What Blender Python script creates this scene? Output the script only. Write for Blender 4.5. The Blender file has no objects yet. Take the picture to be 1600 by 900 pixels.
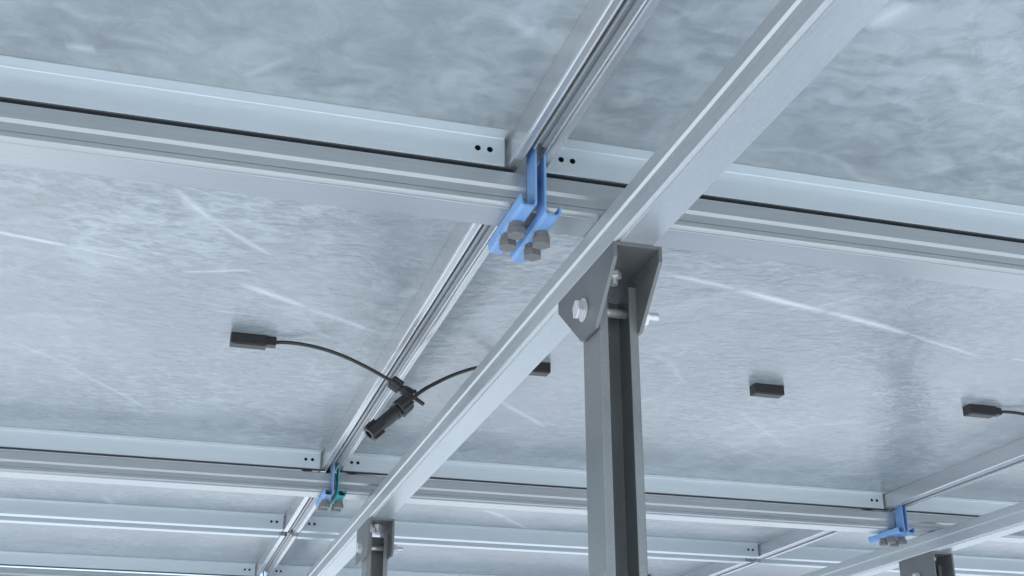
import bpy, bmesh, math, random
from mathutils import Vector, Matrix, noise
sc = bpy.context.scene
R = math.radians

# ------------------------------------------------------------------ camera
cam_data = bpy.data.cameras.new('camera')
cam = bpy.data.objects.new('camera', cam_data)
sc.collection.objects.link(cam)
cam.location = (-0.49826, -1.20484, -0.66947)
cam.rotation_euler = (1.963947, -0.00032, -0.286325)
cam_data.sensor_width = 36
cam_data.lens = 43.712
cam_data.clip_start = 0.02
cam_data.clip_end = 2000
sc.camera = cam

# ------------------------------------------------------------------ light
world = bpy.data.worlds.new('World')
sc.world = world
world.use_nodes = True
wn = world.node_tree.nodes
wl = world.node_tree.links
wn.clear()
SUN_EL, SUN_AZ = 50.0, 200.0        # azimuth clockwise from +Y
sky = wn.new('ShaderNodeTexSky')
sky.sky_type = 'NISHITA'
sky.sun_disc = False
sky.sun_elevation = R(SUN_EL)
sky.sun_rotation = R(SUN_AZ)
sky.air_density = 1.0
sky.dust_density = 1.5
bg = wn.new('ShaderNodeBackground')
bg.inputs['Strength'].default_value = 0.13
wo = wn.new('ShaderNodeOutputWorld')
wl.new(sky.outputs[0], bg.inputs[0])
wl.new(bg.outputs[0], wo.inputs[0])
sun_data = bpy.data.lights.new('sun', 'SUN')
sun_data.energy = 3.0
sun_data.angle = R(0.5)
sun_data.color = (1.0, 0.96, 0.9)
sun = bpy.data.objects.new('sun', sun_data)
sc.collection.objects.link(sun)
az, el = R(SUN_AZ), R(SUN_EL)
to_sun = Vector((math.sin(az) * math.cos(el), math.cos(az) * math.cos(el), math.sin(el)))
sun.rotation_euler = to_sun.to_track_quat('Z', 'Y').to_euler()
sc.view_settings.view_transform = 'Standard'
sc.view_settings.look = 'None'
sc.view_settings.gamma = 1
sc.view_settings.exposure = 1.2
sc.cycles.max_bounces = 10
sc.cycles.diffuse_bounces = 6
sc.cycles.glossy_bounces = 6

# ------------------------------------------------------------------ materials
def mat(name):
    m = bpy.data.materials.new(name)
    m.use_nodes = True
    nt = m.node_tree
    return m, nt, nt.nodes, nt.links, nt.nodes['Principled BSDF']

def math_node(nt, op, a, b=None, c=None, clamp=False):
    n = nt.nodes.new('ShaderNodeMath'); n.operation = op; n.use_clamp = clamp
    for i, v in enumerate((a, b, c)):
        if v is None: continue
        if isinstance(v, (int, float)): n.inputs[i].default_value = v
        else: nt.links.new(v, n.inputs[i])
    return n.outputs[0]

def ramp(nt, fac, stops):
    n = nt.nodes.new('ShaderNodeValToRGB')
    e = n.color_ramp.elements
    while len(e) < len(stops): e.new(0.5)
    for i, (p, c) in enumerate(stops):
        e[i].position = p
        e[i].color = (c[0], c[1], c[2], 1) if isinstance(c, (tuple, list)) else (c, c, c, 1)
    nt.links.new(fac, n.inputs[0])
    return n.outputs[0]

def tex_noise(nt, scale, detail=4, rough=0.5, vec=None, dist=0.0):
    n = nt.nodes.new('ShaderNodeTexNoise')
    n.inputs['Scale'].default_value = scale
    n.inputs['Detail'].default_value = detail
    n.inputs['Roughness'].default_value = rough
    n.inputs['Distortion'].default_value = dist
    if vec is not None: nt.links.new(vec, n.inputs['Vector'])
    return n.outputs['Fac']

def position(nt):
    return nt.nodes.new('ShaderNodeNewGeometry').outputs['Position']

def stretch(nt, vec, s):
    n = nt.nodes.new('ShaderNodeMapping')
    n.inputs['Scale'].default_value = s
    nt.links.new(vec, n.inputs['Vector'])
    return n.outputs[0]

def bump(nt, height, strength, dist, bsdf):
    b = nt.nodes.new('ShaderNodeBump')
    b.inputs['Strength'].default_value = strength
    b.inputs['Distance'].default_value = dist
    nt.links.new(height, b.inputs['Height'])
    nt.links.new(b.outputs[0], bsdf.inputs['Normal'])

def metal(name, lo, hi, metallic, r0, r1, grain=900, streak=(1, 1, 1), bump_s=0.05):
    m, nt, N, L, P = mat(name)
    pos = position(nt)
    v = stretch(nt, pos, streak)
    a = tex_noise(nt, grain, 2, 0.6, v)
    b = tex_noise(nt, 9, 4, 0.6, v)
    f = math_node(nt, 'ADD', math_node(nt, 'MULTIPLY', a, 0.45), math_node(nt, 'MULTIPLY', b, 0.55))
    L.new(ramp(nt, f, [(0.35, lo), (0.65, hi)]), P.inputs['Base Color'])
    L.new(ramp(nt, b, [(0.3, r0), (0.7, r1)]), P.inputs['Roughness'])
    P.inputs['Metallic'].default_value = metallic
    bump(nt, a, bump_s, 0.001, P)
    return m

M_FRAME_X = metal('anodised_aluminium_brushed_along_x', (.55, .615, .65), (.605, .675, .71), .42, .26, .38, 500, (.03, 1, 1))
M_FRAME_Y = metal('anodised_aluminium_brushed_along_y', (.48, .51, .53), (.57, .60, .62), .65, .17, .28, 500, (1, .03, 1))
M_PURLIN = metal('extruded_aluminium_purlin', (.36, .395, .415), (.42, .46, .478), .6, .22, .34, 500, (.03, 1, 1))
M_RAFTER = metal('extruded_aluminium_rafter', (.475, .52, .54), (.55, .60, .62), .6, .34, .46, 420, (1, .25, 1), .05)
M_STEEL = metal('galvanised_post_steel', (.162, .180, .189), (.232, .250, .258), .45, .30, .48, 700, (1, 1, 1), .1)
M_BRACKET = metal('galvanised_bracket_steel', (.132, .145, .152), (.192, .204, .212), .45, .32, .5, 1300, (1, 1, 1), .1)
M_ZINC = metal('bright_zinc_bolt', (.62, .65, .67), (.72, .75, .77), .5, .2, .3, 300)
M_DARKBOLT = metal('dark_bolt_steel', (.145, .148, .148), (.19, .193, .193), .2, .45, .6, 500)

def plain(name, c, rough, spec=.5, n=60, var=.12):
    m, nt, N, L, P = mat(name)
    f = tex_noise(nt, n, 4, .6, position(nt))
    L.new(ramp(nt, f, [(.3, tuple(x * (1 - var) for x in c)), (.7, tuple(min(1, x * (1 + var)) for x in c))]), P.inputs['Base Color'])
    P.inputs['Roughness'].default_value = rough
    P.inputs['Specular IOR Level'].default_value = spec
    bump(nt, tex_noise(nt, n * 12, 2, .5, position(nt)), .05, .0005, P)
    return m

M_STRIP = metal('dull_seam_strip', (.30, .33, .35), (.37, .40, .42), .5, .25, .36, 500, (1, .03, 1))
M_BLUE = plain('blue_powder_coat', (.17, .34, .62), .45, .5, 40, .06)
M_TEAL = plain('teal_powder_coat', (.02, .30, .32), .45, .5, 40, .06)
M_BLACK = plain('black_plastic', (.017, .017, .018), .42, .5, 200, .25)
M_CABLE = plain('black_cable_jacket', (.02, .021, .022), .38, .5, 200, .2)
M_RUBBER_AND_SHADE = plain('dark_rubber_and_shade', (.085, .094, .104), .8, .3)  # rubber parts, and the shade painted under the frame edge
M_HOLE_SHADE = plain('hole_shade', (.02, .022, .024), .8, .3)  # dark colour stands in for the shade inside the drilled holes
M_GLASS = plain('solar_cell_glass', (.01, .015, .035), .08, .6)

# backsheet: pale blue-grey film, rippled, with pale raised crease streaks
def backsheet_material(name, rs, contrast, sharp, span, left):
    m, nt, N, L, P = mat(name)
    pos = position(nt)
    big = tex_noise(nt, 2.2, 5, .55, pos, .6)
    mid = tex_noise(nt, 19, 5, .62, pos, .5)
    # rippled reflection painted into the colour: where it lies, and the ripples themselves
    patch = ramp(nt, tex_noise(nt, 3.1, 3, .6, stretch(nt, pos, (1, 1, 1)), .8), [(.40, .12), (.56, 1.0)])
    rip = tex_noise(nt, rs, 2.5, .5, stretch(nt, pos, (.6, 1, 1)), .6)
    ripc = ramp(nt, rip, [(sharp, 0.0), (1 - sharp, 1.0)])
    # thin veins
    nv = tex_noise(nt, 2.6, 3, .45, stretch(nt, pos, (1, 1.3, 1)), .2)
    rid = math_node(nt, 'ABSOLUTE', math_node(nt, 'SUBTRACT', nv, .5))
    vein = ramp(nt, rid, [(0.0, 1.0), (.022, 0.0)])
    vmask = ramp(nt, tex_noise(nt, 4.3, 2, .5, pos), [(.5, 0.0), (.62, 1.0)])
    vein = math_node(nt, 'MULTIPLY', vein, vmask)
    # long creases at given places on the sheets (x0,y0,x1,y1,width)
    wob = N.new('ShaderNodeTexNoise'); wob.inputs['Scale'].default_value = 7; wob.inputs['Detail'].default_value = 3
    L.new(pos, wob.inputs['Vector'])
    wv = N.new('ShaderNodeVectorMath'); wv.operation = 'MULTIPLY_ADD'
    L.new(wob.outputs['Color'], wv.inputs[0]); wv.inputs[1].default_value = (.016, .016, 0)
    sub = N.new('ShaderNodeVectorMath'); sub.operation = 'ADD'
    L.new(pos, sub.inputs[0]); sub.inputs[1].default_value = (-.008, -.008, 0)
    L.new(sub.outputs[0], wv.inputs[2])
    xyz = N.new('ShaderNodeSeparateXYZ'); L.new(wv.outputs[0], xyz.inputs[0])
    X, Y = xyz.outputs[0], xyz.outputs[1]
    total = None
    for (x0, y0, x1, y1, w, s) in [c for c in CREASES if span[0] < c[1] < span[1] and (c[0] < 0) == left and c[5] > .16]:
        dx, dy = x1 - x0, y1 - y0
        l2 = dx * dx + dy * dy
        px = math_node(nt, 'SUBTRACT', X, x0); py = math_node(nt, 'SUBTRACT', Y, y0)
        t = math_node(nt, 'MULTIPLY_ADD', px, dx / l2, math_node(nt, 'MULTIPLY', py, dy / l2), clamp=True)
        ex = math_node(nt, 'MULTIPLY_ADD', t, -dx, px); ey = math_node(nt, 'MULTIPLY_ADD', t, -dy, py)
        d = math_node(nt, 'SQRT', math_node(nt, 'MULTIPLY_ADD', ex, ex, math_node(nt, 'MULTIPLY', ey, ey)))
        # taper to the ends
        tw = math_node(nt, 'MULTIPLY', math_node(nt, 'MULTIPLY', t, math_node(nt, 'SUBTRACT', 1.0, t)), 4.0)
        k = math_node(nt, 'SUBTRACT', 1.0, math_node(nt, 'DIVIDE', d, w * 1.15), clamp=True)
        k = math_node(nt, 'POWER', k, 1.6)
        k = math_node(nt, 'MULTIPLY', math_node(nt, 'MULTIPLY', k, s * 1.0), math_node(nt, 'POWER', tw, .5))
        total = k if total is None else math_node(nt, 'MAXIMUM', total, k)
    if total is None: total = math_node(nt, 'MULTIPLY', X, 0.0)
    marks = math_node(nt, 'MAXIMUM', math_node(nt, 'MULTIPLY', vein, .16), total)
    # colour
    f = math_node(nt, 'ADD', math_node(nt, 'MULTIPLY', big, .5), math_node(nt, 'MULTIPLY', mid, .5))
    rr = math_node(nt, 'MULTIPLY', math_node(nt, 'MULTIPLY', math_node(nt, 'SUBTRACT', ripc, .5), patch), contrast)
    f = math_node(nt, 'ADD', f, rr)
    f = math_node(nt, 'ADD', f, .045 if rs < 50 else 0.0)
    base = ramp(nt, f, [(.34, (.20, .235, .255)), (.5, (.265, .308, .333)), (.66, (.37, .43, .46))])
    mix = N.new('ShaderNodeMix'); mix.data_type = 'RGBA'
    L.new(marks, mix.inputs['Factor']); L.new(base, mix.inputs[6]); mix.inputs[7].default_value = (.72, .79, .84, 1)
    L.new(mix.outputs[2], P.inputs['Base Color'])
    L.new(ramp(nt, mid, [(.3, .30), (.7, .45)]), P.inputs['Roughness'])
    P.inputs['Coat Weight'].default_value = .44
    P.inputs['Coat Roughness'].default_value = .045
    P.inputs['Coat IOR'].default_value = 1.6
    h = math_node(nt, 'ADD', math_node(nt, 'MULTIPLY', mid, .6), math_node(nt, 'MULTIPLY', tex_noise(nt, rs * .8, 2, .5, pos, .3), .35))
    h = math_node(nt, 'ADD', h, math_node(nt, 'MULTIPLY', marks, .5))
    bump(nt, h, .45, .006, P)
    fine = tex_noise(nt, rs * 1.15, 2.5, .55, stretch(nt, pos, (.55, 1, 1)), .4)
    amp = ramp(nt, tex_noise(nt, 3.4, 2, .5, pos), [(.36, .25), (.62, 1.0)])
    hc = math_node(nt, 'ADD', math_node(nt, 'MULTIPLY', mid, .35), math_node(nt, 'MULTIPLY', math_node(nt, 'MULTIPLY', fine, amp), .5))
    cb = N.new('ShaderNodeBump'); cb.inputs['Strength'].default_value = .9; cb.inputs['Distance'].default_value = .006
    L.new(hc, cb.inputs['Height']); L.new(cb.outputs[0], P.inputs['Coat Normal'])
    return m

CREASES = [
    (-0.738, 0.437, -0.641, 0.458, 0.008, 0.90),
    (-0.641, 0.458, -0.560, 0.480, 0.006, 0.60),
    (-0.513, 0.236, -0.461, 0.320, 0.012, 0.45),
    (-0.461, 0.320, -0.372, 0.412, 0.009, 0.40),
    (-0.491, 0.507, -0.393, 0.468, 0.006, 0.60),
    (-0.401, 0.525, -0.298, 0.593, 0.013, 0.65),
    (-0.298, 0.593, -0.172, 0.679, 0.012, 0.40),
    (-0.434, 0.650, -0.346, 0.650, 0.005, 0.50),
    (-0.763, 0.863, -0.657, 0.983, 0.007, 0.25),
    (-0.658, 1.001, -0.504, 1.238, 0.008, 0.28),
    (0.179, 0.314, 0.305, 0.342, 0.010, 0.55),
    (0.305, 0.342, 0.477, 0.384, 0.013, 0.90),
    (0.477, 0.384, 0.658, 0.434, 0.012, 0.80),
    (0.658, 0.434, 0.837, 0.499, 0.008, 0.50),
    (0.449, 0.372, 0.499, 0.308, 0.007, 0.30),
    (-0.075, 0.804, 0.024, 0.941, 0.008, 0.35),
    (0.116, 0.968, 0.254, 1.121, 0.012, 0.45),
    (0.894, 0.489, 0.975, 0.494, 0.006, 0.50),
    (-0.066, 1.276, 0.038, 1.416, 0.012, 0.40),
    (0.599, 0.577, 0.672, 0.514, 0.005, 0.25),
    (0.574, 0.897, 0.804, 1.123, 0.010, 0.20),
    (0.650, 1.116, 0.833, 1.239, 0.006, 0.22),
    (0.337, 1.900, 0.417, 1.966, 0.016, 0.60),
    (0.417, 1.966, 0.524, 2.110, 0.012, 0.50),
    (-0.613, 2.014, -0.583, 2.117, 0.016, 0.40),
    (-0.544, 1.993, -0.496, 1.774, 0.020, 0.15),
    (0.085, -0.297, 0.124, -0.314, 0.020, 0.35),
    (0.127, -0.309, 0.151, -0.361, 0.022, 0.50),
    (0.082, -0.165, 0.104, -0.237, 0.012, 0.15),
    (-0.594, -0.085, -0.538, -0.084, 0.012, 0.20),
    (-0.453, -0.047, -0.408, -0.096, 0.010, 0.25),
    (-0.631, -0.054, -0.600, -0.056, 0.012, 0.40),
    (-0.220, -0.235, -0.177, -0.203, 0.012, 0.20)]
M_SHEETS = {}
for left in (True, False):      # own set of creases for the panels left and right of the long seam
    M_SHEETS[0, left] = backsheet_material('rippled_backsheet_film', 34, .15, .36, (-2, .03), left)
    M_SHEETS[1, left] = backsheet_material('rippled_backsheet_film', 74, .12, .41, (.03, 1.5), left)
    M_SHEETS[2, left] = M_SHEETS[3, left] = backsheet_material('rippled_backsheet_film', 74, .12, .41, (1.5, 3), left)

def ground_material():
    m, nt, N, L, P = mat('pale_concrete_ground')
    pos = position(nt)
    a = tex_noise(nt, .6, 6, .6, pos); b = tex_noise(nt, 30, 3, .6, pos)
    f = math_node(nt, 'ADD', math_node(nt, 'MULTIPLY', a, .6), math_node(nt, 'MULTIPLY', b, .4))
    L.new(ramp(nt, f, [(.3, (.47, .495, .505)), (.7, (.57, .595, .60))]), P.inputs['Base Color'])
    P.inputs['Roughness'].default_value = .85
    bump(nt, b, .4, .01, P)
    return m
M_GROUND = ground_material()

# ------------------------------------------------------------------ mesh helpers
def link(o, parent=None):
    sc.collection.objects.link(o)
    if parent: o.parent = parent
    return o

def obj(name, me, m=None, parent=None, loc=(0, 0, 0)):
    if m and not me.materials: me.materials.append(m)
    o = bpy.data.objects.new(name, me)
    o.location = loc
    return link(o, parent)

def thing(name, label, cat, loc=(0, 0, 0), group=None):
    o = bpy.data.objects.new(name, None)
    o.empty_display_size = .1
    o.location = loc
    link(o)
    o['label'] = label; o['category'] = cat
    if group: o['group'] = group
    return o

def tag(o, label, cat, group=None):
    o['label'] = label; o['category'] = cat
    if group: o['group'] = group
    return o

def finish(bm, name, smooth=False):
    bmesh.ops.remove_doubles(bm, verts=bm.verts, dist=1e-7)
    bmesh.ops.recalc_face_normals(bm, faces=bm.faces)
    me = bpy.data.meshes.new(name)
    bm.to_mesh(me); bm.free()
    if smooth:
        for p in me.polygons: p.use_smooth = True
    return me

def prism(bm, prof, axis, a, b):
    """closed profile extruded along axis from a to b. prof: (u,v); axis x->(y,z), y->(x,z), z->(x,y)"""
    def P(u, v, w):
        return {'x': (w, u, v), 'y': (u, w, v), 'z': (u, v, w)}[axis]
    r0 = [bm.verts.new(P(u, v, a)) for u, v in prof]
    r1 = [bm.verts.new(P(u, v, b)) for u, v in prof]
    n = len(prof)
    for i in range(n):
        bm.faces.new((r0[i], r0[(i + 1) % n], r1[(i + 1) % n], r1[i]))
    bm.faces.new(r0); bm.faces.new(r1[::-1])

def box(bm, x0, x1, y0, y1, z0, z1, bev=0):
    if not bev:
        prism(bm, [(x0, y0), (x1, y0), (x1, y1), (x0, y1)], 'z', z0, z1); return
    t = bmesh.new()
    prism(t, [(x0, y0), (x1, y0), (x1, y1), (x0, y1)], 'z', z0, z1)
    bmesh.ops.bevel(t, geom=t.edges[:], offset=bev, segments=2, affect='EDGES', profile=.5)
    merge(bm, t)

def merge(bm, t):
    mp = {v: bm.verts.new(v.co) for v in t.verts}
    for f in t.faces: bm.faces.new([mp[v] for v in f.verts])
    t.free()

def cyl(bm, p0, p1, r, seg=24, r1=None, rot=0.0, bev=0.0):
    """cylinder or cone (hex if seg=6) between two points, with a small chamfer"""
    p0, p1 = Vector(p0), Vector(p1)
    d = (p1 - p0); L_ = d.length
    q = d.to_track_quat('Z', 'Y')
    r1 = r if r1 is None else r1
    rings = []
    prof = [(0, r), (L_, r1)] if not bev else [(0, r - bev), (bev, r), (L_ - bev, r1), (L_, r1 - bev)]
    for h, rad in prof:
        rings.append([bm.verts.new(p0 + q @ Vector((rad * math.cos(2 * math.pi * i / seg + rot), rad * math.sin(2 * math.pi * i / seg + rot), h))) for i in range(seg)])
    for A, B in zip(rings, rings[1:]):
        for i in range(seg):
            bm.faces.new((A[i], A[(i + 1) % seg], B[(i + 1) % seg], B[i]))
    bm.faces.new(rings[0][::-1]); bm.faces.new(rings[-1])

def apply_boolean(me, cutters):
    """returns a copy of mesh me with the cutter mesh removed"""
    a = bpy.data.objects.new('tmp', me); c = bpy.data.objects.new('tmpc', cutters)
    sc.collection.objects.link(a); sc.collection.objects.link(c)
    md = a.modifiers.new('b', 'BOOLEAN'); md.operation = 'DIFFERENCE'; md.object = c; md.solver = 'EXACT'
    dg = bpy.context.evaluated_depsgraph_get()
    out = bpy.data.meshes.new_from_object(a.evaluated_get(dg))
    bpy.data.objects.remove(a); bpy.data.objects.remove(c)
    return out

def rounded(pts, r, seg=3):
    """replace polygon corners by arcs; r may be a number or list"""
    out = []
    n = len(pts)
    for i, p in enumerate(pts):
        rr = r[i] if isinstance(r, (list, tuple)) else r
        if rr <= 0: out.append(p); continue
        P0, P1, P2 = Vector(pts[i - 1]), Vector(p), Vector(pts[(i + 1) % n])
        a, b = (P0 - P1), (P2 - P1)
        k = min(rr, a.length * .45, b.length * .45)
        A, B = P1 + a.normalized() * k, P1 + b.normalized() * k
        for s in range(seg + 1):
            t = s / seg
            q = A * (1 - t) ** 2 + P1 * 2 * t * (1 - t) + B * t * t
            out.append((q.x, q.y))
    return out

# ------------------------------------------------------------------ ground
bm = bmesh.new()
G = -2.35
n = 24
vs = [[bm.verts.new(((i / n - .5) * 900, (j / n - .5) * 900, G)) for i in range(n + 1)] for j in range(n + 1)]
for j in range(n):
    for i in range(n):
        bm.faces.new((vs[j][i], vs[j][i + 1], vs[j + 1][i + 1], vs[j + 1][i]))
g = obj('ground', finish(bm, 'ground'), M_GROUND)
g['kind'] = 'structure'

# ------------------------------------------------------------------ dimensions taken off the picture
PX = 1.3862                      # column pitch
XL, XR = -1.5042, -0.1360        # left module: outer faces (next one: +PX)
YWL, YWR = .014, .0125           # side rail widths left / right
LEDGE = .0199; HW = .0352; FB = .030   # lip depth, frame height, bottom width of the long rails
ROWS = [(-1.3565, 0.0), (.086, 1.4425), (1.5285, 2.1146), (2.2006, 2.8747)]   # outer near face, inner far face
ZT = .0445

# far long rail: inner face at y=0
far_prof = [(-LEDGE, HW + .0003), (-.0007, HW + .0003), (0, HW - .0006), (0, .0009), (.0009, 0), (FB - .0009, 0), (FB, .0009), (FB, ZT), (.016, ZT), (.016, .0368), (-LEDGE, .0368)]
near_prof = [(-y, z) for y, z in far_prof]     # used with inner face at y = near+FB
X_IN0, X_IN1 = XL + YWL, XR - YWR

def rail_mesh(far):
    bm = bmesh.new()
    prism(bm, far_prof if far else near_prof, 'x', X_IN0 + .0012, X_IN1 - .0042)
    me = finish(bm, 'rail')
    c = bmesh.new()
    s = 1 if far else -1
    for hx in (X_IN1 - .0215, X_IN1 - .0358, X_IN0 + .0335, X_IN0 + .0195):
        cyl(c, (hx, -.01 * s, .0193), (hx, .009 * s, .0193), .0035, 20)
    me = apply_boolean(me, finish(c, 'c'))
    me.materials.clear(); me.materials.append(M_FRAME_X); me.materials.append(M_HOLE_SHADE)
    for p in me.polygons:
        p.material_index = 1 if abs(p.center.z - .0193) < .0045 and .0003 < s * p.center.y < .0095 else 0
    return me
ME_FAR, ME_NEAR = rail_mesh(True), rail_mesh(False)

def side_prof(right):
    if right:       # right-hand side rail of a module: inner wall faces -X
        x0, x1 = XR - YWR, XR
        return [(x0, .0030), (x0 + .0010, .0009), (x0 + .0026, 0), (x0 + .0042, 0), (x0 + .0048, .0009), (x0 + .0095, .0007), (x0 + .0102, 0), (x1 - .0010, 0), (x1, .0012), (x1, ZT), (x1 - .008, ZT), (x1 - .008, .0368), (x0, .0368)]
    x0, x1 = XL, XL + YWL   # left-hand side rail, seen from below only
    return [(x0, .0010), (x0 + .0008, 0), (x0 + .0012, 0), (x0 + .0014, .0034), (x0 + .0022, .0034), (x0 + .0036, .0008), (x0 + .0056, 0), (x0 + .0070, 0), (x0 + .0076, .0010), (x1 - .001, .0010), (x1, .002), (x1, .0368), (x0 + .008, .0368), (x0 + .008, ZT), (x0, ZT)]

side_cache = {}
def side_mesh(right, ln):
    k = (right, round(ln, 4))
    if k not in side_cache:
        bm = bmesh.new(); prism(bm, side_prof(right), 'y', 0, ln); side_cache[k] = finish(bm, 'side_rail')
    return side_cache[k]
sheet_cache = {}
def slab(kind, ln):
    k = (kind, round(ln, 4))
    if k not in sheet_cache:
        bm = bmesh.new()
        if kind == 'sheet': box(bm, X_IN0 - .0045, X_IN1 + .0040, .0145, ln - .0145, .0371, .0386)
        else: box(bm, X_IN0 + .0002, X_IN1 - .0002, .0145, ln - .0145, .0390, .0430)
        sheet_cache[k] = finish(bm, kind)
    return sheet_cache[k]

# junction boxes
def jbox_mesh(side):
    bm = bmesh.new()
    box(bm, -.029, .029, -.0125, .0125, .0190, .0370, .0012)
    return finish(bm, 'junction_box')
ME_JB = jbox_mesh(0)
bm = bmesh.new(); box(bm, 0, .0165, -.0085, .0085, .0225, .0360, .0010); ME_GLAND = finish(bm, 'gland')
bm = bmesh.new(); box(bm, -.0255, .0255, -.0098, .0098, .0184, .0192, .0003); ME_LID = finish(bm, 'lid')

XC = (X_IN0 + X_IN1) / 2
MOD_LABELS = {
 (0, -1): 'rippled grey panel underside in the top left corner, nearest the camera on the left',
 (0, 0): 'rippled grey panel underside crossed by the large rafter at the top of the picture',
 (0, 1): 'nearest panel of the right-hand column, beyond the top right corner',
 (1, -1): 'large panel underside left of the long seam with one black junction box and drooping cable',
 (1, 0): 'large panel underside behind the tall post with three small black junction boxes',
 (1, 1): 'panel corner at the right edge above the bright strip beside the right blue clamps',
 (2, -1): 'narrow panel strip at lower left directly behind the second purlin',
 (2, 0): 'narrow panel strip directly behind the second purlin, crossed by both posts',
 (2, 1): 'narrow panel strip at lower right behind the small post bracket',
 (3, -1): 'farthest panel at the bottom left corner ending at the third purlin',
 (3, 0): 'farthest middle panel seen low between the two posts',
 (3, 1): 'farthest panel at the bottom right corner right of the cut-off post'}
box_proto = None
for r, (y0, y1) in enumerate(ROWS):
    ln = y1 + FB - y0
    for k in (-1, 0, 1):
        dx = (k + 1) * PX
        t = thing('solar_panel', MOD_LABELS[(r, k)], 'solar panel', (dx, y0, 0), 'framed solar panels seen from below')
        obj('frame_rail', ME_FAR, M_FRAME_X, t, (0, ln - FB, 0))
        obj('frame_rail', ME_NEAR, M_FRAME_X, t, (0, FB, 0))
        obj('side_rail', side_mesh(True, ln), M_FRAME_Y, t)
        obj('side_rail', side_mesh(False, ln), M_FRAME_Y, t)
        obj('backsheet', slab('sheet', ln).copy(), M_SHEETS[r, k == -1], t)
        obj('glass', slab('glass', ln), M_GLASS, t)
        for ya in (ln - FB + .006, .002):
            bm = bmesh.new(); box(bm, X_IN1 - .0041, X_IN1 - .0001, ya, ya + .022, .0020, .0366); obj('corner_light_stop', finish(bm, 'light_stop'), M_STRIP, t)  # added block that stops a slit of sky light at the rail end
        if r < 2:
            for j, cx in enumerate((-.4485, 0, .4515)):
                yb = .7475 - .086 if r == 1 else .7475 - .086
                jb = obj('junction_box', ME_JB, M_BLACK, t, (XC + cx - .0045, yb, 0))
                obj('lid', ME_LID, M_BLACK, jb)
                if j == 0:
                    e = obj('cable_gland', ME_GLAND, M_BLACK, jb, (-.0445, 0, 0))
                if j == 2:
                    e = obj('cable_gland', ME_GLAND, M_BLACK, jb, (.028, 0, 0))

# cover strips in the panel seams, with added pieces that shut out sky
STRIP_LABELS = ['slim dark strip in the nearest seam running up above the large blue clamps',
                'slim dark channel strip in the long seam between the junction boxes',
                'slim dark channel strip in the seam between the second and third cross rails',
                'slim dark channel strip in the farthest seam at the bottom left',
                'slim dark channel strip in the right-hand seam beyond the top right corner',
                'slim dark channel strip in the right-hand seam leading to the right blue clamps',
                'slim dark channel strip in the right-hand seam behind the second purlin',
                'slim dark channel strip in the right-hand seam at the bottom centre']
for r, lab in ((1, 'added strip hidden above the nearest cross rail, blocking sky between panels'), (2, 'added strip above the second cross rail, blocking sky between panels'),
               (3, 'thin added strip blocking sky in the cross gap between the two farthest panel rows')):
    bm = bmesh.new()
    box(bm, XL, XR + 2 * PX, ROWS[r][0] - .0556, ROWS[r][0] - .0003, .0390, .0436)
    tag(obj('sky_block_strip', finish(bm, 'cross'), M_FRAME_X), lab, 'cover strip', 'added sky-blocking strips across the array')  # added strip that keeps bright sky out of the cross gap
i = 0
for k in (0, 1):
    for r, (y0, y1) in enumerate(ROWS):
        x0 = XR + .0028; x1 = XR + .0178
        bm = bmesh.new()
        prism(bm, [(x0, .0026), (x0 + .0010, .0008), (x0 + .0020, .0004), (x0 + .0024, .0012), (x0 + .0024, .0090), (x0 + .0098, .0090), (x0 + .0105, .0055),
                   (x1, .0050), (x1, .012), (x0, .012)], 'y', y0 + .002, y1 - (.047 if r != 2 else -.028))
        t = thing('seam_strip', STRIP_LABELS[i], 'cover strip', (k * PX, 0, 0), 'cover strips in the panel seams')
        obj('channel', finish(bm, 'strip'), M_STRIP, t)
        bm = bmesh.new(); box(bm, XR + .0003, XR + .0177, y0 + .0002, y1 + FB + (.055 if r == 3 else -.0002), .0385, .0445); obj('sky_block_cap', finish(bm, 'cap'), M_STRIP, t)  # cap added on top to block sky light leaking through the seam
        i += 1

# ------------------------------------------------------------------ purlins (cross rails, along X)
P_Z = [-.0089, -.0255, -.0309, -.0403, -.0513]
def purlin_prof():
    y = 0.0
    d = .0018
    p = [(0.0, -.0095), (0.0007, -.0089)]          # top front
    p = [(.0007, -.0089), (0.0, -.0097), (0.0, -.0262), (.0022, -.0305), (.0022, -.0398), (.0034, -.0401), (.0034, -.0407), (.0022, -.0410),
         (.0022, -.0462), (.0040, -.0490), (.0062, -.0503), (.0075, -.0505), (.0079, -.0500), (.0085, -.0500), (.0090, -.0513), (.0555, -.0513), (.0564, -.0504), (.0564, -.0097), (.0556, -.0089)]
    return p
def purlin(y, label):
    bm = bmesh.new(); prism(bm, purlin_prof(), 'x', -1.74, 2.92)
    t = thing('purlin', label, 'purlin', (0, y, 0), 'aluminium cross rails')
    obj('rail', finish(bm, 'rail'), M_PURLIN, t)
    for k in (-1, 0, 1):
        dx = (k + 1) * PX
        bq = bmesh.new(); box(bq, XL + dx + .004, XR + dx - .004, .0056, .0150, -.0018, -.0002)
        obj('gap_shade_strip', finish(bq, 'gap_shade'), M_RUBBER_AND_SHADE, t)  # dark strip added as painted shade below the frame edge
        for xx in (XL + dx + .03, XR + dx - .05):
            bq = bmesh.new(); box(bq, xx, xx + .02, .036, .050, -.0088, -.0002)
            obj('rubber_pad', finish(bq, 'pad'), M_RUBBER_AND_SHADE, t)
    for s, x in ((-1, -1.7415), (1, 2.9215)):
        bm = bmesh.new(); box(bm, x - .0014, x + .0014, .001, .0555, -.0510, -.0092); obj('end_cap', finish(bm, 'cap'), M_RUBBER_AND_SHADE, t)
    return t
purlin(-.0052, 'nearest ribbed cross rail running from the left edge behind the large blue clamps')
purlin(1.4373, 'second ribbed cross rail running behind the teal clamp and the tall post')
purlin(2.8695, 'third ribbed cross rail at the very bottom left edge')

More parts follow.
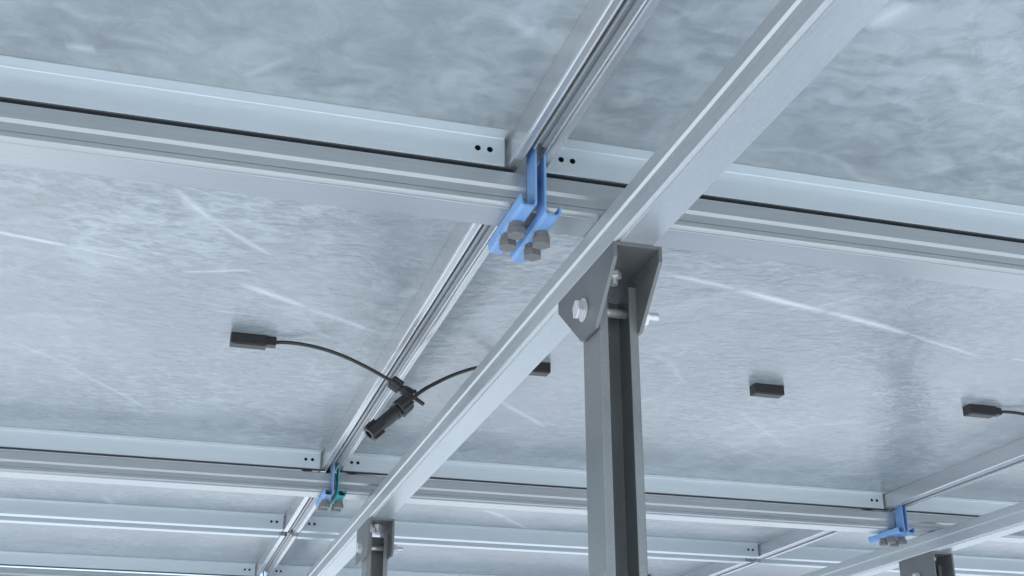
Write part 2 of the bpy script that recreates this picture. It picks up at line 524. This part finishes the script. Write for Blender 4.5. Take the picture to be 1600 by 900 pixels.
# ------------------------------------------------------------------ rafters (along Y)
RX0, RX1, RZ0, RZ1 = -.0405, .0063, -.0516, -.0983
raf = [(RX0 + .0006, RZ0), (RX0, RZ0 - .0008), (RX0, -.0690), (RX0 + .0026, -.0715), (RX0 + .0026, -.0800), (RX0 + .0032, -.0802), (RX0 + .0032, -.0806), (RX0 + .0026, -.0808),
       (RX0 + .0026, -.0935), (RX0 + .0040, -.0962), (RX0 + .0058, -.0972), (RX0 + .0066, -.0966), (RX0 + .0078, -.0966), (RX0 + .0084, RZ1), (RX1 - .0008, RZ1), (RX1, RZ1 + .0008), (RX1, RZ0 - .0008), (RX1 - .0006, RZ0)]
bm = bmesh.new(); prism(bm, raf, 'y', -1.62, 3.2)
me = finish(bm, 'rafter')
o = obj('rafter', me, M_RAFTER)
tag(o, 'large rafter running diagonally across the picture on top of the tall post', 'rafter', 'aluminium rafters')
o = obj('rafter', me, M_RAFTER, None, (PX + .0094, 0, 0))
tag(o, 'rafter at the lower right corner under the right-hand blue clamps', 'rafter', 'aluminium rafters')

# ------------------------------------------------------------------ posts, lower sleeves and head brackets
def post(x, y, label):
    t = thing('post', label, 'post', (x, y, G), 'steel channel posts')
    w, dpt, lip, th = .0475, .0550, .0105, .0026
    x0, x1, y0, y1 = -w / 2, w / 2, -dpt / 2, dpt / 2
    # lipped channel, open towards -Y
    prof = [(x0 + lip, y0), (x0, y0), (x0, y1), (x1, y1), (x1, y0), (x1 - lip, y0), (x1 - lip, y0 + th), (x1 - th, y0 + th), (x1 - th, y1 - th), (x0 + th, y1 - th), (x0 + th, y0 + th), (x0 + lip, y0 + th)]
    prof = rounded(prof, [.0, .0022, .0022, .0022, .0022, 0, 0, .001, .001, .001, .001, 0])
    bm = bmesh.new(); prism(bm, prof, 'z', .012, -.1215 - G)
    obj('channel', finish(bm, 'channel'), M_STEEL, t)
    bm = bmesh.new(); box(bm, -.09, .09, -.09, .09, 0, .012, .002)
    fp = obj('foot_plate', finish(bm, 'foot'), M_STEEL, t)
    for s in (-1, 1):
        for q in (-1, 1):
            bm = bmesh.new(); cyl(bm, (s * .065, q * .065, .012), (s * .065, q * .065, .022), .012, 6, bev=.001); cyl(bm, (s * .065, q * .065, .022), (s * .065, q * .065, .035), .006, 12)
            obj('anchor_bolt', finish(bm, 'ab'), M_ZINC, fp)
    # sleeve round the post, where a brace is bolted on below
    zt = -.4468 - G
    a = .0034
    bm = bmesh.new()
    prof = [(x0 - a, y0 - .004), (x0 - .0006, y0 - .004), (x0 - .0006, y1 + .0006), (x1 + .0006, y1 + .0006), (x1 + .0006, y0 - .004), (x1 + a, y0 - .004), (x1 + a, y1 + a), (x0 - a, y1 + a)]
    prism(bm, prof, 'z', zt - .10, zt)
    s_ = obj('sleeve', finish(bm, 'sleeve'), M_STEEL, t)
    bm = bmesh.new(); cyl(bm, (x0 - .012, .005, zt - .05), (x1 + .02, .005, zt - .05), .0055, 20); cyl(bm, (x0 - .013, .005, zt - .05), (x0 - a - .0002, .005, zt - .05), .0105, 6, bev=.0006)
    cyl(bm, (x1 + a + .0002, .005, zt - .05), (x1 + .012, .005, zt - .05), .0105, 6, bev=.0006)
    obj('sleeve_bolt', finish(bm, 'sb'), M_ZINC, s_)
    return t

def head_bracket(x, y, shape, label):
    """x = left outer face, y = near edge of the top plate"""
    W, L_, th = .0573, .1915 if shape == 'tapered' else .147, .0042
    z0 = -.0986
    t = thing('post_bracket', label, 'bracket', (x, y, z0), 'steel head brackets on the posts')
    if shape == 'tapered':
        side = [(0, 0), (0, -.0185), (.0640, -.0775), (.0690, -.0835), (.108, -.0775), (.1915, -.0155), (.1915, 0)]
        side = [(0, 0), (0, -.0185), (.0640, -.0785), (.1120, -.0785), (.1915, -.0150), (.1915, 0)]
    else:
        side = [(0, 0), (0, -.0640), (.0450, -.0830), (L_, -.0830), (L_, -.006), (L_ - .006, 0)]
        side = [(0, 0), (0, -.0700), (.0100, -.0800), (L_ - .002, -.0800), (L_, -.0780), (L_, 0)]
    bm = bmesh.new(); box(bm, th + .0001, W - th - .0001, .0003, L_ - .0003, -th, -.0001)
    top = obj('top_plate', finish(bm, 'top'), M_BRACKET, t)
    hs = [v for v in (side if True else [])]
    yb, zb = (.0990, -.0445) if shape == 'tapered' else (L_ * .5, -.0520)
    for xs in (0, W - th):
        bm = bmesh.new()
        prism(bm, [(a, min(b, -.0001)) if b > -.001 else (a, b) for a, b in hs], 'x', xs, xs + th)
        me = finish(bm, 'side')
        obj('side_plate', me, M_BRACKET, t)
    # through bolt
    bm = bmesh.new()
    cyl(bm, (-.001, yb, zb), (W - .002, yb, zb), .0056, 24)
    xx = W - .002; rings = []
    while xx < W + .034:
        rings += [(xx, .0050), (xx + .0007, .0057)]; xx += .0014
    rings.append((xx, .0046))
    rv = [[bm.verts.new((h, yb + q * math.cos(2 * math.pi * i / 20), zb + q * math.sin(2 * math.pi * i / 20))) for i in range(20)] for h, q in rings]
    for A_, B_ in zip(rv, rv[1:]):
        for i in range(20): bm.faces.new((A_[i], A_[(i + 1) % 20], B_[(i + 1) % 20], B_[i]))
    bm.faces.new(rv[-1]); bm.faces.new(rv[0][::-1])
    b_ = obj('through_bolt', finish(bm, 'bolt', False), M_ZINC, t)
    for p in b_.data.polygons: p.use_smooth = len(p.vertices) == 4
    bm = bmesh.new(); cyl(bm, (-.0105, yb, zb), (-.0024, yb, zb), .0120, 6, rot=.35, bev=.0007); obj('bolt_head', finish(bm, 'head'), M_ZINC, b_)
    bm = bmesh.new(); cyl(bm, (-.0023, yb, zb), (-.0005, yb, zb), .0140, 28); obj('washer', finish(bm, 'washer'), M_ZINC, b_)
    bm = bmesh.new(); cyl(bm, (W + .0005, yb, zb), (W + .0104, yb, zb), .0135, 28); obj('washer', finish(bm, 'washer'), M_ZINC, b_)
    bm = bmesh.new(); cyl(bm, (W + .0105, yb, zb), (W + .0205, yb, zb), .0120, 6, rot=.2, bev=.0007); obj('nut', finish(bm, 'nut'), M_ZINC, b_)
    # vertical bolt up into the rafter
    yv = .070 if shape == 'tapered' else .040
    xv = .0265
    bm = bmesh.new(); cyl(bm, (xv, yv, -th - .0002), (xv, yv, -th - .0019), .0115, 28); vw = obj('washer', finish(bm, 'washer'), M_BRACKET, t)
    bm = bmesh.new(); cyl(bm, (xv, yv, -th - .0020), (xv, yv, -th - .0095), .0092, 6, rot=.3, bev=.0006); cyl(bm, (xv, yv, -th - .0095), (xv, yv, -th - .0175), .0048, 20)
    obj('plate_bolt', finish(bm, 'pb'), M_ZINC, t)
    return t

post(-.0112, .0495, 'tall grey steel channel post in the middle standing under the large rafter')
head_bracket(-.0414, -.0460, 'tapered', 'large dark tapered bracket joining the tall middle post to the rafter')
post(-.0112, 1.5140, 'smaller far channel post at bottom centre left, under the same rafter')
head_bracket(-.0414, 1.4424, 'square', 'small square-sided bracket at bottom centre left with a bright bolt through it')
post(1.3845, 1.5140, 'cut-off post at the bottom right edge under the right rafter')
head_bracket(1.3545, 1.4424, 'square', 'square-sided bracket at the bottom right edge under the right rafter')

# ------------------------------------------------------------------ rail clamps
def clamp_mesh(s):
    """half clamp, x=0 is the web; s=-1: foot goes to -X. z=0 frame bottom. y=0 near end"""
    th = .0024
    def arc(cx, cz, r, a0, a1, n=6):
        return [(cx + r * math.cos(R(a0 + (a1 - a0) * i / n)), cz + r * math.sin(R(a0 + (a1 - a0) * i / n))) for i in range(n + 1)]
    W = .0190; zb = -.0655; r = .0045
    outer = [(0, -.052)] + [(0, zb + .004)] + [(-.0035, zb)] + arc(-W + .0055, zb + .0055, .0055, 270, 180, 5) + [(-W - .0008, -.0522)]
    inner = [(-W + th * .9 - .0008, -.0519)] + arc(-W + .0055, zb + .0055, .0055 - th, 180, 270, 5) + arc(-th - .004, zb + th + .004, .004, 270, 360, 5) + [(-th, -.052)]
    foot = outer + inner
    foot = [(x * -s, z) for x, z in foot]
    web = [(0, -.0519), (0, .0356), (-th * .4, .0362), (-th, .0356), (-th, -.0519)]
    web = [(x * -s, z) for x, z in web]
    bm = bmesh.new()
    prism(bm, foot, 'y', 0, .133)
    prism(bm, web, 'y', 0, .0305)
    # small rounding of the far end of the foot
    return finish(bm, 'clamp_%d' % s)
ME_CL = {-1: clamp_mesh(-1), 1: clamp_mesh(1)}
def hexes():
    bm = bmesh.new()
    cyl(bm, (0, 0, -.0812), (0, 0, -.0722), .0112, 6, rot=.25, bev=.0005)
    cyl(bm, (0, 0, -.0722), (0, 0, -.0660), .0085, 24)
    a = finish(bm, 'bolt_head')
    bm = bmesh.new(); cyl(bm, (0, 0, -.0628), (0, 0, -.0530), .0088, 6, rot=.25, bev=.0005)
    b = finish(bm, 'nut')
    return a, b
ME_BH, ME_NUT = hexes()
def clamp(x, y, s, m, label, dz=0.0):
    t = thing('rail_clamp', label, 'clamp', (x, y, dz), 'painted clamps hooked over the cross rails')
    me = ME_CL[s]
    if m is M_TEAL:
        me = me.copy(); me.materials.clear(); me.materials.append(M_TEAL)
    obj('clamp_body', me, m, t)
    for yy in (.046, .080):
        obj('bolt_head', ME_BH, M_DARKBOLT, t, (s * .0105, yy, 0))
        obj('nut', ME_NUT, M_DARKBOLT, t, (s * .0105, yy + .004, 0))
    obj('nut', ME_NUT, M_DARKBOLT, t, (s * .0105, .118, .0))
    return t
YA, YB_, YD = -.037, 1.4055, 2.8377
clamp(-.1257, YA, -1, M_BLUE, 'left half of the large blue clamp pair in the upper centre')
clamp(-.1172, YA, 1, M_BLUE, 'right half of the large blue clamp pair in the upper centre, set slightly lower', -.0082)
clamp(-.1257, YB_, -1, M_BLUE, 'small blue clamp left of the teal one at the lower left seam')
clamp(-.1172, YB_, 1, M_TEAL, 'teal green clamp beside a blue one at the lower left seam')
clamp(-.1257 + PX, YB_, -1, M_BLUE, 'left half of the blue clamp pair at the lower right')
clamp(-.1172 + PX, YB_, 1, M_BLUE, 'right half of the blue clamp pair at the lower right')
clamp(-.1257, YD, -1, M_BLUE, 'left blue clamp cut off by the bottom edge at far left seam')
clamp(-.1172, YD, 1, M_BLUE, 'right blue clamp cut off by the bottom edge at far left seam')

# ------------------------------------------------------------------ cables and connectors
def catmull(P, n=14):
    P = [Vector(p) for p in P]
    Q = [P[0] * 2 - P[1]] + P + [P[-1] * 2 - P[-2]]
    out = []
    for i in range(1, len(Q) - 2):
        a, b, c, d = Q[i - 1:i + 3]
        for s in range(n):
            t = s / n
            out.append(.5 * ((2 * b) + (c - a) * t + (2 * a - 5 * b + 4 * c - d) * t * t + (3 * b - a - 3 * c + d) * t ** 3))
    out.append(P[-1])
    return out
def tube(bm, pts, r, seg=14):
    rings = []
    up = Vector((0, 1, 0))
    for i, p in enumerate(pts):
        d = (pts[min(i + 1, len(pts) - 1)] - pts[max(i - 1, 0)]).normalized()
        a = d.cross(up).normalized(); b = a.cross(d)
        rings.append([bm.verts.new(p + (a * math.cos(2 * math.pi * k / seg) + b * math.sin(2 * math.pi * k / seg)) * r) for k in range(seg)])
    for A, B in zip(rings, rings[1:]):
        for k in range(seg): bm.faces.new((A[k], A[(k + 1) % seg], B[(k + 1) % seg], B[k]))
    bm.faces.new(rings[0][::-1]); bm.faces.new(rings[-1])

class Axis:
    """builds turned and boxed shapes along an axis from p0 in direction d"""
    def __init__(s, p0, p1):
        s.p = Vector(p0); s.d = (Vector(p1) - s.p).normalized()
        s.u = s.d.cross(Vector((0, 1, 0))).normalized(); s.v = s.d.cross(s.u)
    def at(s, h, a=0, b=0): return s.p + s.d * h + s.u * a + s.v * b
    def turn(s, bm, prof, seg=28, ribs=0, rib=0.0):
        rings = []
        for h, r in prof:
            rings.append([bm.verts.new(s.at(h, *( (r + (rib if ribs and (k * ribs * 2 // seg) % 2 else 0)) * x for x in (math.cos(2 * math.pi * k / seg), math.sin(2 * math.pi * k / seg))))) for k in range(seg)])
        for A, B in zip(rings, rings[1:]):
            for k in range(seg): bm.faces.new((A[k], A[(k + 1) % seg], B[(k + 1) % seg], B[k]))
        bm.faces.new(rings[0][::-1]); bm.faces.new(rings[-1])
    def block(s, bm, h0, h1, a0, a1, b0, b1):
        v = [bm.verts.new(s.at(h, a, b)) for h in (h0, h1) for a in (a0, a1) for b in (b0, b1)]
        for f in ((0, 1, 3, 2), (4, 6, 7, 5), (0, 4, 5, 1), (2, 3, 7, 6), (0, 2, 6, 4), (1, 5, 7, 3)):
            bm.faces.new([v[i] for i in f])

def shade_flat_ends(o):
    for p in o.data.polygons: p.use_smooth = len(p.vertices) == 4

def small_cable(dx, label):
    t = thing('cable_with_plug', label, 'cable', (dx, 0, 0), 'black module cables')
    pts = [(-.3300, .7475, .0300), (-.3120, .7450, .0310), (-.2870, .7400, .0288), (-.252, .732, .0210), (-.2155, .724, .0080), (-.1793, .714, -.0106), (-.1420, .7005, -.0340)]
    bm = bmesh.new(); tube(bm, catmull(pts), .0031); o = obj('cable', finish(bm, 'cable', True), M_CABLE, t)
    A = Axis((-.1440, .700, -.0335), (-.0860, .700, -.0700))
    bm = bmesh.new(); A.turn(bm, [(0, .0060), (.0012, .0092), (.0030, .0104), (.0190, .0106), (.0205, .0094)], 36, 9, .0011)
    nut = obj('cap_nut', finish(bm, 'capnut'), M_BLACK, t)
    bm = bmesh.new(); A.turn(bm, [(.0206, .0066), (.0245, .0066), (.0248, .0088), (.0330, .0088), (.0332, .0076), (.0420, .0074), (.0430, .0060)], 28)
    body = obj('plug_body', finish(bm, 'plugbody'), M_BLACK, t)
    for s in (-1, 1):
        bm = bmesh.new(); A.block(bm, .0300, .0520, s * .0062 if s > 0 else -.0098, .0098 if s > 0 else -.0062, -.0024, .0024); A.block(bm, .0400, .0450, s * .0098 if s > 0 else -.0116, .0116 if s > 0 else -.0098, -.0024, .0024)
        obj('latch', finish(bm, 'latch'), M_BLACK, t)
    bm = bmesh.new(); A.turn(bm, [(.0430, .0034), (.0660, .0034), (.0672, .0028)], 20)
    obj('pin_sleeve', finish(bm, 'pin'), M_BLACK, t)
    return t

def big_cable(dx, label):
    t = thing('cable_with_socket', label, 'cable', (dx, 0, 0), 'black module cables')
    pts = [(.0640, .7475, .0292), (.050, .744, .0280), (.020, .730, .0165), (-.0070, .714, .0035), (-.0360, .702, -.0120), (-.0640, .690, -.0300), (-.0925, .683, -.0500), (-.1175, .679, -.0730)]
    bm = bmesh.new(); tube(bm, catmull(pts), .0032); o = obj('cable', finish(bm, 'cable', True), M_CABLE, t)
    A = Axis((-.1150, .680, -.0705), (-.1842, .672, -.1385))
    bm = bmesh.new(); A.turn(bm, [(0, .0065), (.0025, .0108), (.0060, .0132), (.0240, .0140), (.0262, .0128)], 40, 10, .0012)
    obj('cap_nut', finish(bm, 'capnut'), M_BLACK, t)
    bm = bmesh.new(); A.turn(bm, [(.0263, .0092), (.0305, .0092), (.0307, .0122), (.0310, .0127), (.0340, .0127), (.0345, .0110)], 32)
    obj('collar', finish(bm, 'collar'), M_BLACK, t)
    # hollow socket body with a bore and two latch windows
    bm = bmesh.new(); A.turn(bm, [(.0346, .0112), (.0600, .0110), (.0760, .0112), (.0905, .0116), (.0915, .0110)], 32)
    me = finish(bm, 'socketbody')
    c = bmesh.new(); A.turn(c, [(.0700, .0068), (.0960, .0068)], 28)
    A.block(c, .0420, .0610, -.0200, -.0096, -.0030, .0030); A.block(c, .0420, .0610, .0096, .0200, -.0030, .0030)
    me = apply_boolean(me, finish(c, 'c'))
    obj('socket_body', me, M_BLACK, t)
    for s in (-1, 1):
        bm = bmesh.new(); a0, a1 = (.0100, .0140) if s > 0 else (-.0140, -.0100)
        A.block(bm, .0700, .0895, a0, a1, -.0065, .0065)
        obj('latch_guard', finish(bm, 'guard'), M_BLACK, t)
        bm = bmesh.new(); A.block(bm, .0640, .0880, -.0055, .0055, a0, a1 * .95)
        obj('rib', finish(bm, 'rib'), M_BLACK, t)
    bm = bmesh.new(); A.turn(bm, [(.0700, .0030), (.0870, .0030)], 16); obj('contact', finish(bm, 'contact'), M_DARKBOLT, t)
    return t
small_cable(0, 'black cable drooping from the left junction box to a small plug over the seam')
big_cable(0, 'black cable coming from behind the large rafter to a thick open socket')
small_cable(PX, 'black cable leaving the right-edge junction box and running out of the picture')
